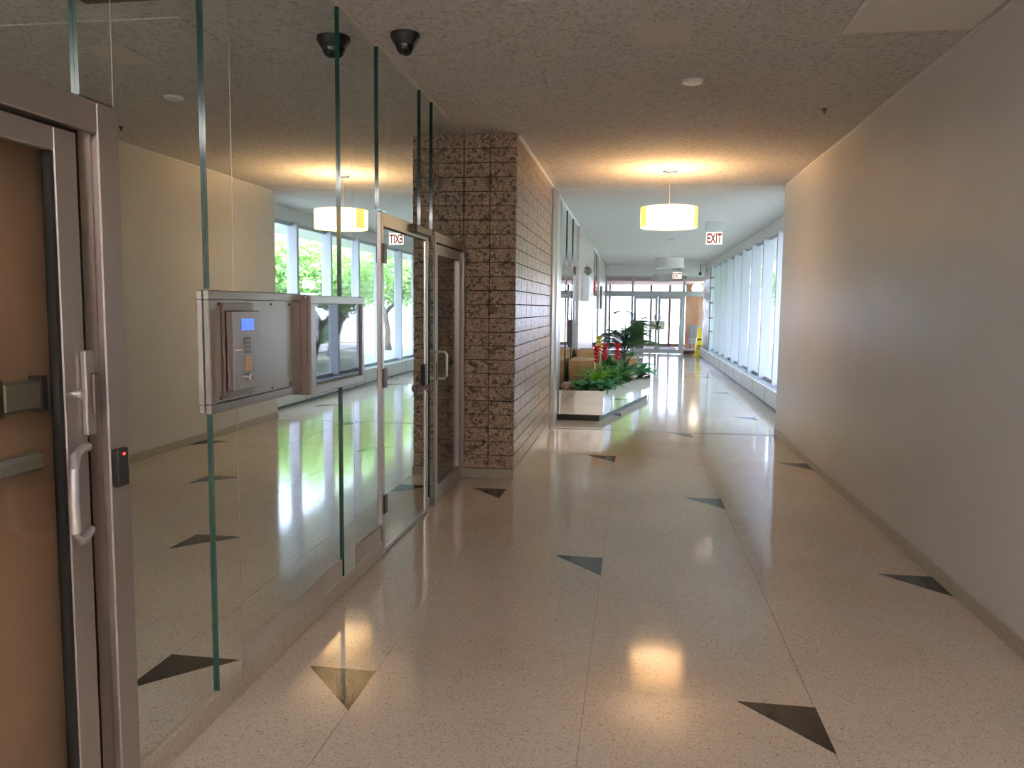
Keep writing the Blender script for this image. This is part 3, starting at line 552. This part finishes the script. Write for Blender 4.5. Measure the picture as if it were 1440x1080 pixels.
for k in range(5): MB().tube([(-0.16 + 0.05 * math.cos(k), 15.2 + 0.05 * math.sin(k), ZS), (-0.16 + 0.09 * math.cos(k), 15.2 + 0.09 * math.sin(k), 0.72)], 0.012, 6).build('cane', 'bark', pm)
for i in range(40):
    s = random.uniform(0.65, 1.0) * (0.8 if math.cos(i * 2.4) < -0.3 else 1); link('frond', frond, pm, (0, 0, random.uniform(0.2, 0.55)), (0, random.uniform(-0.45, 0.35), i * 2.4), (s * 0.9, s * 1.2, s * 0.95))
def rock(x, y, r, label):
    bm = bmesh.new(); bmesh.ops.create_icosphere(bm, subdivisions=2, radius=r)
    for v in bm.verts: v.co *= 1 + random.uniform(-0.12, 0.12); v.co.z *= 0.8
    me = bpy.data.meshes.new('rock'); bm.to_mesh(me); bm.free(); me.materials.append(M['rock'])
    for q in me.polygons: q.use_smooth = True
    tag(link('rock', me, None, (x, y, ZS + r * 0.6)), label, 'rock', 'rocks in the planter')
rock(-0.03, 13.45, 0.10, 'round beige rock at the slanted edge of the planter'); rock(-0.30, 12.25, 0.07, 'small beige rock near the front of the planter'); rock(-0.95, 11.5, 0.09, 'beige rock at the planter corner by the mirror')
for x, y, hh, lab in ((-0.83, 13.4, 0.34, 'tan wooden pot box against the mirror, nearest one'), (-0.82, 15.0, 0.42, 'tan wooden pot box against the mirror, farther one'), (-0.12, 15.9, 0.22, 'low tan wooden pot box behind the rightmost plants')):
    t = thing('wooden_pot', (x, y, ZS), lab, 'pot', 'wooden pots standing in the planter')
    for i in range(4):
        B(x - 0.2, x + 0.2, y - 0.45 + i * 0.225, y - 0.23 + i * 0.225, ZS, ZS + hh).build('plank', 'wood', t, bevel=0.006)

# ------------------------------------------------------------------ wet floor cone, sheet, pipe
cn = thing('caution_cone', (2.22, 27.95, 0), 'tall yellow wet floor caution cone at the end of the window ledge', 'cone')
def frustum(x, y, z0, z1, a, b):
    return MB().add([(x - a, y - a, z0), (x + a, y - a, z0), (x + a, y + a, z0), (x - a, y + a, z0), (x - b, y - b, z1), (x + b, y - b, z1), (x + b, y + b, z1), (x - b, y + b, z1)], [(3, 2, 1, 0), (4, 5, 6, 7), (0, 1, 5, 4), (1, 2, 6, 5), (2, 3, 7, 6), (3, 0, 4, 7)])
frustum(2.22, 27.95, 0.0, 0.06, 0.19, 0.16).build('base', 'yellow', cn); frustum(2.22, 27.95, 0.06, 0.95, 0.135, 0.045).build('body', 'yellow', cn)
for z, w_ in ((0.52, 0.07), (0.34, 0.06), (0.305, 0.08), (0.25, 0.06), (0.22, 0.09)):
    off = 0.135 - 0.09 * (z - 0.06) / 0.89; B(2.22 - w_, 2.22 + w_, 27.95 - off - 0.006, 27.95 - off + 0.006, z, z + (0.05 if z > 0.5 else 0.016)).build('printed_mark', 'dark', cn)
v = []; f = []; nx, nz = 14, 18
for j in range(nz + 1):
    for i in range(nx + 1): v.append((2.29 + 0.03 * math.sin(i * 1.3 + j * 0.4) + 0.02 * math.sin(j * 1.1), 25.0 + i * 0.165, 0.31 + j * 0.142))
for j in range(nz):
    for i in range(nx): a = j * (nx + 1) + i; f.append((a, a + 1, a + nx + 2, a + nx + 1))
so = tag(MB().add(v, f).build('plastic_sheet', 'sheet', smooth=True), 'crumpled white plastic sheet hung over the last windows', 'sheet'); md = so.modifiers.new('thickness', 'SOLIDIFY'); md.thickness = 0.004
pp = thing('vertical_pipe', (2.25, 24.6, 0.3), 'thin grey vertical pipe with clips beside the plastic sheet', 'pipe')
MB().cyl((2.25, 24.6, 0.3), 0.03, 2.6, n=12).build('pipe', 'grille', pp, smooth=True)
for z in (0.9, 1.3, 1.75, 2.2, 2.5): B(2.21, 2.33, 24.55, 24.65, z, z + 0.04).build('clip', 'steel2', pp)

# ------------------------------------------------------------------ outdoors
tag(B(2.9, 60, -20, 70, -0.4, -0.15).build('lawn', 'ground'), 'green lawn outside the tall windows', 'lawn', kind='structure')
tag(B(-30, 60, 34.2, 90, -0.3, -0.06).build('forecourt', 'paving'), 'pale paved forecourt beyond the entrance', 'paving', kind='structure')
tag(B(8.2, 10.4, 0, 60, -0.15, -0.11).build('footpath', 'paving'), 'pale footpath running past the hedge outside', 'path', kind='structure')
bd = thing('building', (24, 20, 0), 'pale building across the lawn seen through the windows', 'building')
B(24, 30, 2, 44, -0.2, 5.5).build('wall', 'facade', bd); B(23.8, 30.2, 1.8, 44.2, 5.5, 5.9).build('roof', 'bronze', bd)
for k in range(9):
    wv = B(23.93, 24.0, 4.5 + k * 4.4, 6.6 + k * 4.4, 1.0, 2.8).build('window', 'winframe', bd); B(23.91, 23.93, 4.65 + k * 4.4, 6.45 + k * 4.4, 1.15, 2.65).build('pane', 'display', wv)
def leaf_cloud(mb, c, rad, n, size, rng):
    for _ in range(n):
        d_ = Vector((rng.gauss(0, 1), rng.gauss(0, 1), rng.gauss(0, 1))).normalized() * rad * rng.random() ** 0.4
        p_ = Vector(c) + Vector((d_.x, d_.y, d_.z * 0.75)); a = Vector((rng.gauss(0, 1), rng.gauss(0, 1), rng.gauss(0, 0.6))).normalized(); b = a.cross(Vector((rng.gauss(0, 1), rng.gauss(0, 1), rng.gauss(0, 1)))).normalized()
        s = size * rng.uniform(0.6, 1.2); mb.add([p_ - a * s, p_ + b * s * 0.45, p_ + a * s, p_ - b * s * 0.45], [(0, 1, 2, 3)])
def tree_meshes(seed):
    rng = random.Random(seed); tb = MB(); lv = MB()
    def grow(p, d_, L, r, depth):
        path = [p.copy()]; q = p.copy(); dd = d_.copy()
        for i in range(4):
            dd = (dd + Vector((rng.gauss(0, 0.16), rng.gauss(0, 0.16), 0.05))).normalized(); q = q + dd * L / 4; path.append(q.copy())
        tb.tube(path, [r * (1 - 0.1 * i) for i in range(5)], 7 if depth < 2 else 5)
        if depth >= 2: leaf_cloud(lv, q, 1.0, 260, 0.11, rng); leaf_cloud(lv, path[2], 0.8, 130, 0.10, rng)
        if depth < 3:
            for k in range(3 if depth < 2 else 2):
                a = rng.uniform(0, 6.28); nd = (dd * 0.75 + Vector((math.cos(a), math.sin(a), rng.uniform(-0.05, 0.45))) * 0.8).normalized(); grow(q if k else path[3], nd, L * 0.75, r * 0.6, depth + 1)
    grow(Vector((0, 0, 0)), Vector((0.1, 0.05, 1)).normalized(), 1.25, 0.13, 0)
    return tb.mesh('trunk', 'bark', smooth=True), lv.mesh('foliage', 'tree_leaf')
TM = [tree_meshes(3), tree_meshes(11), tree_meshes(23)]
for k, (x, y, s, a) in enumerate(((6.3, 13.6, 1.15, 0), (7.2, 17.6, 1.25, 1.2), (6.2, 21.6, 1.15, 2.2), (7.2, 25.8, 1.25, 0.6), (6.4, 30.0, 1.15, 3.0), (15.5, 12.5, 1.4, 4.0), (15.5, 19.5, 1.5, 5.0), (15.5, 28, 1.5, 1.7))):
    t = thing('tree', (x, y, -0.15), ['light green tree nearest the first window bay', 'light green tree outside the fourth window bay', 'tree with low forked branches outside the middle bays', 'light green tree beyond the footpath outside the far middle bays', 'tree outside the last window bays near the plastic sheet', 'big tree by the pale building, nearest the plain wall side', 'big tree by the pale building, opposite the middle bays', 'big tree by the pale building, farthest along'][k], 'tree', 'trees outside the windows')
    for nm, me in zip(('trunk', 'foliage'), TM[k % 3]): link(nm, me, t, (0, 0, 0), (0, 0, a), (s, s, s))
    t.children[1]['kind'] = 'stuff'
hm = MB(); rng = random.Random(5)
for _ in range(5200):
    p_ = Vector((rng.uniform(10.7, 11.7), rng.uniform(6, 36), rng.uniform(-0.1, 0.85))); a = Vector((rng.gauss(0, 1), rng.gauss(0, 1), rng.gauss(0, 1))).normalized(); b = a.cross(Vector((rng.gauss(0, 1), rng.gauss(0, 1), 1))).normalized(); s = 0.11
    hm.add([p_ - a * s, p_ + b * s * 0.6, p_ + a * s, p_ - b * s * 0.6], [(0, 1, 2, 3)])
hd = thing('hedge', (11.2, 20, -0.15), 'long low clipped hedge beyond the footpath outside', 'hedge')
hm.build('foliage', 'hedge_leaf', hd)['kind'] = 'stuff'; B(10.8, 11.6, 6, 36, -0.15, 0.75).build('inner_mass', 'hedge_leaf', hd)
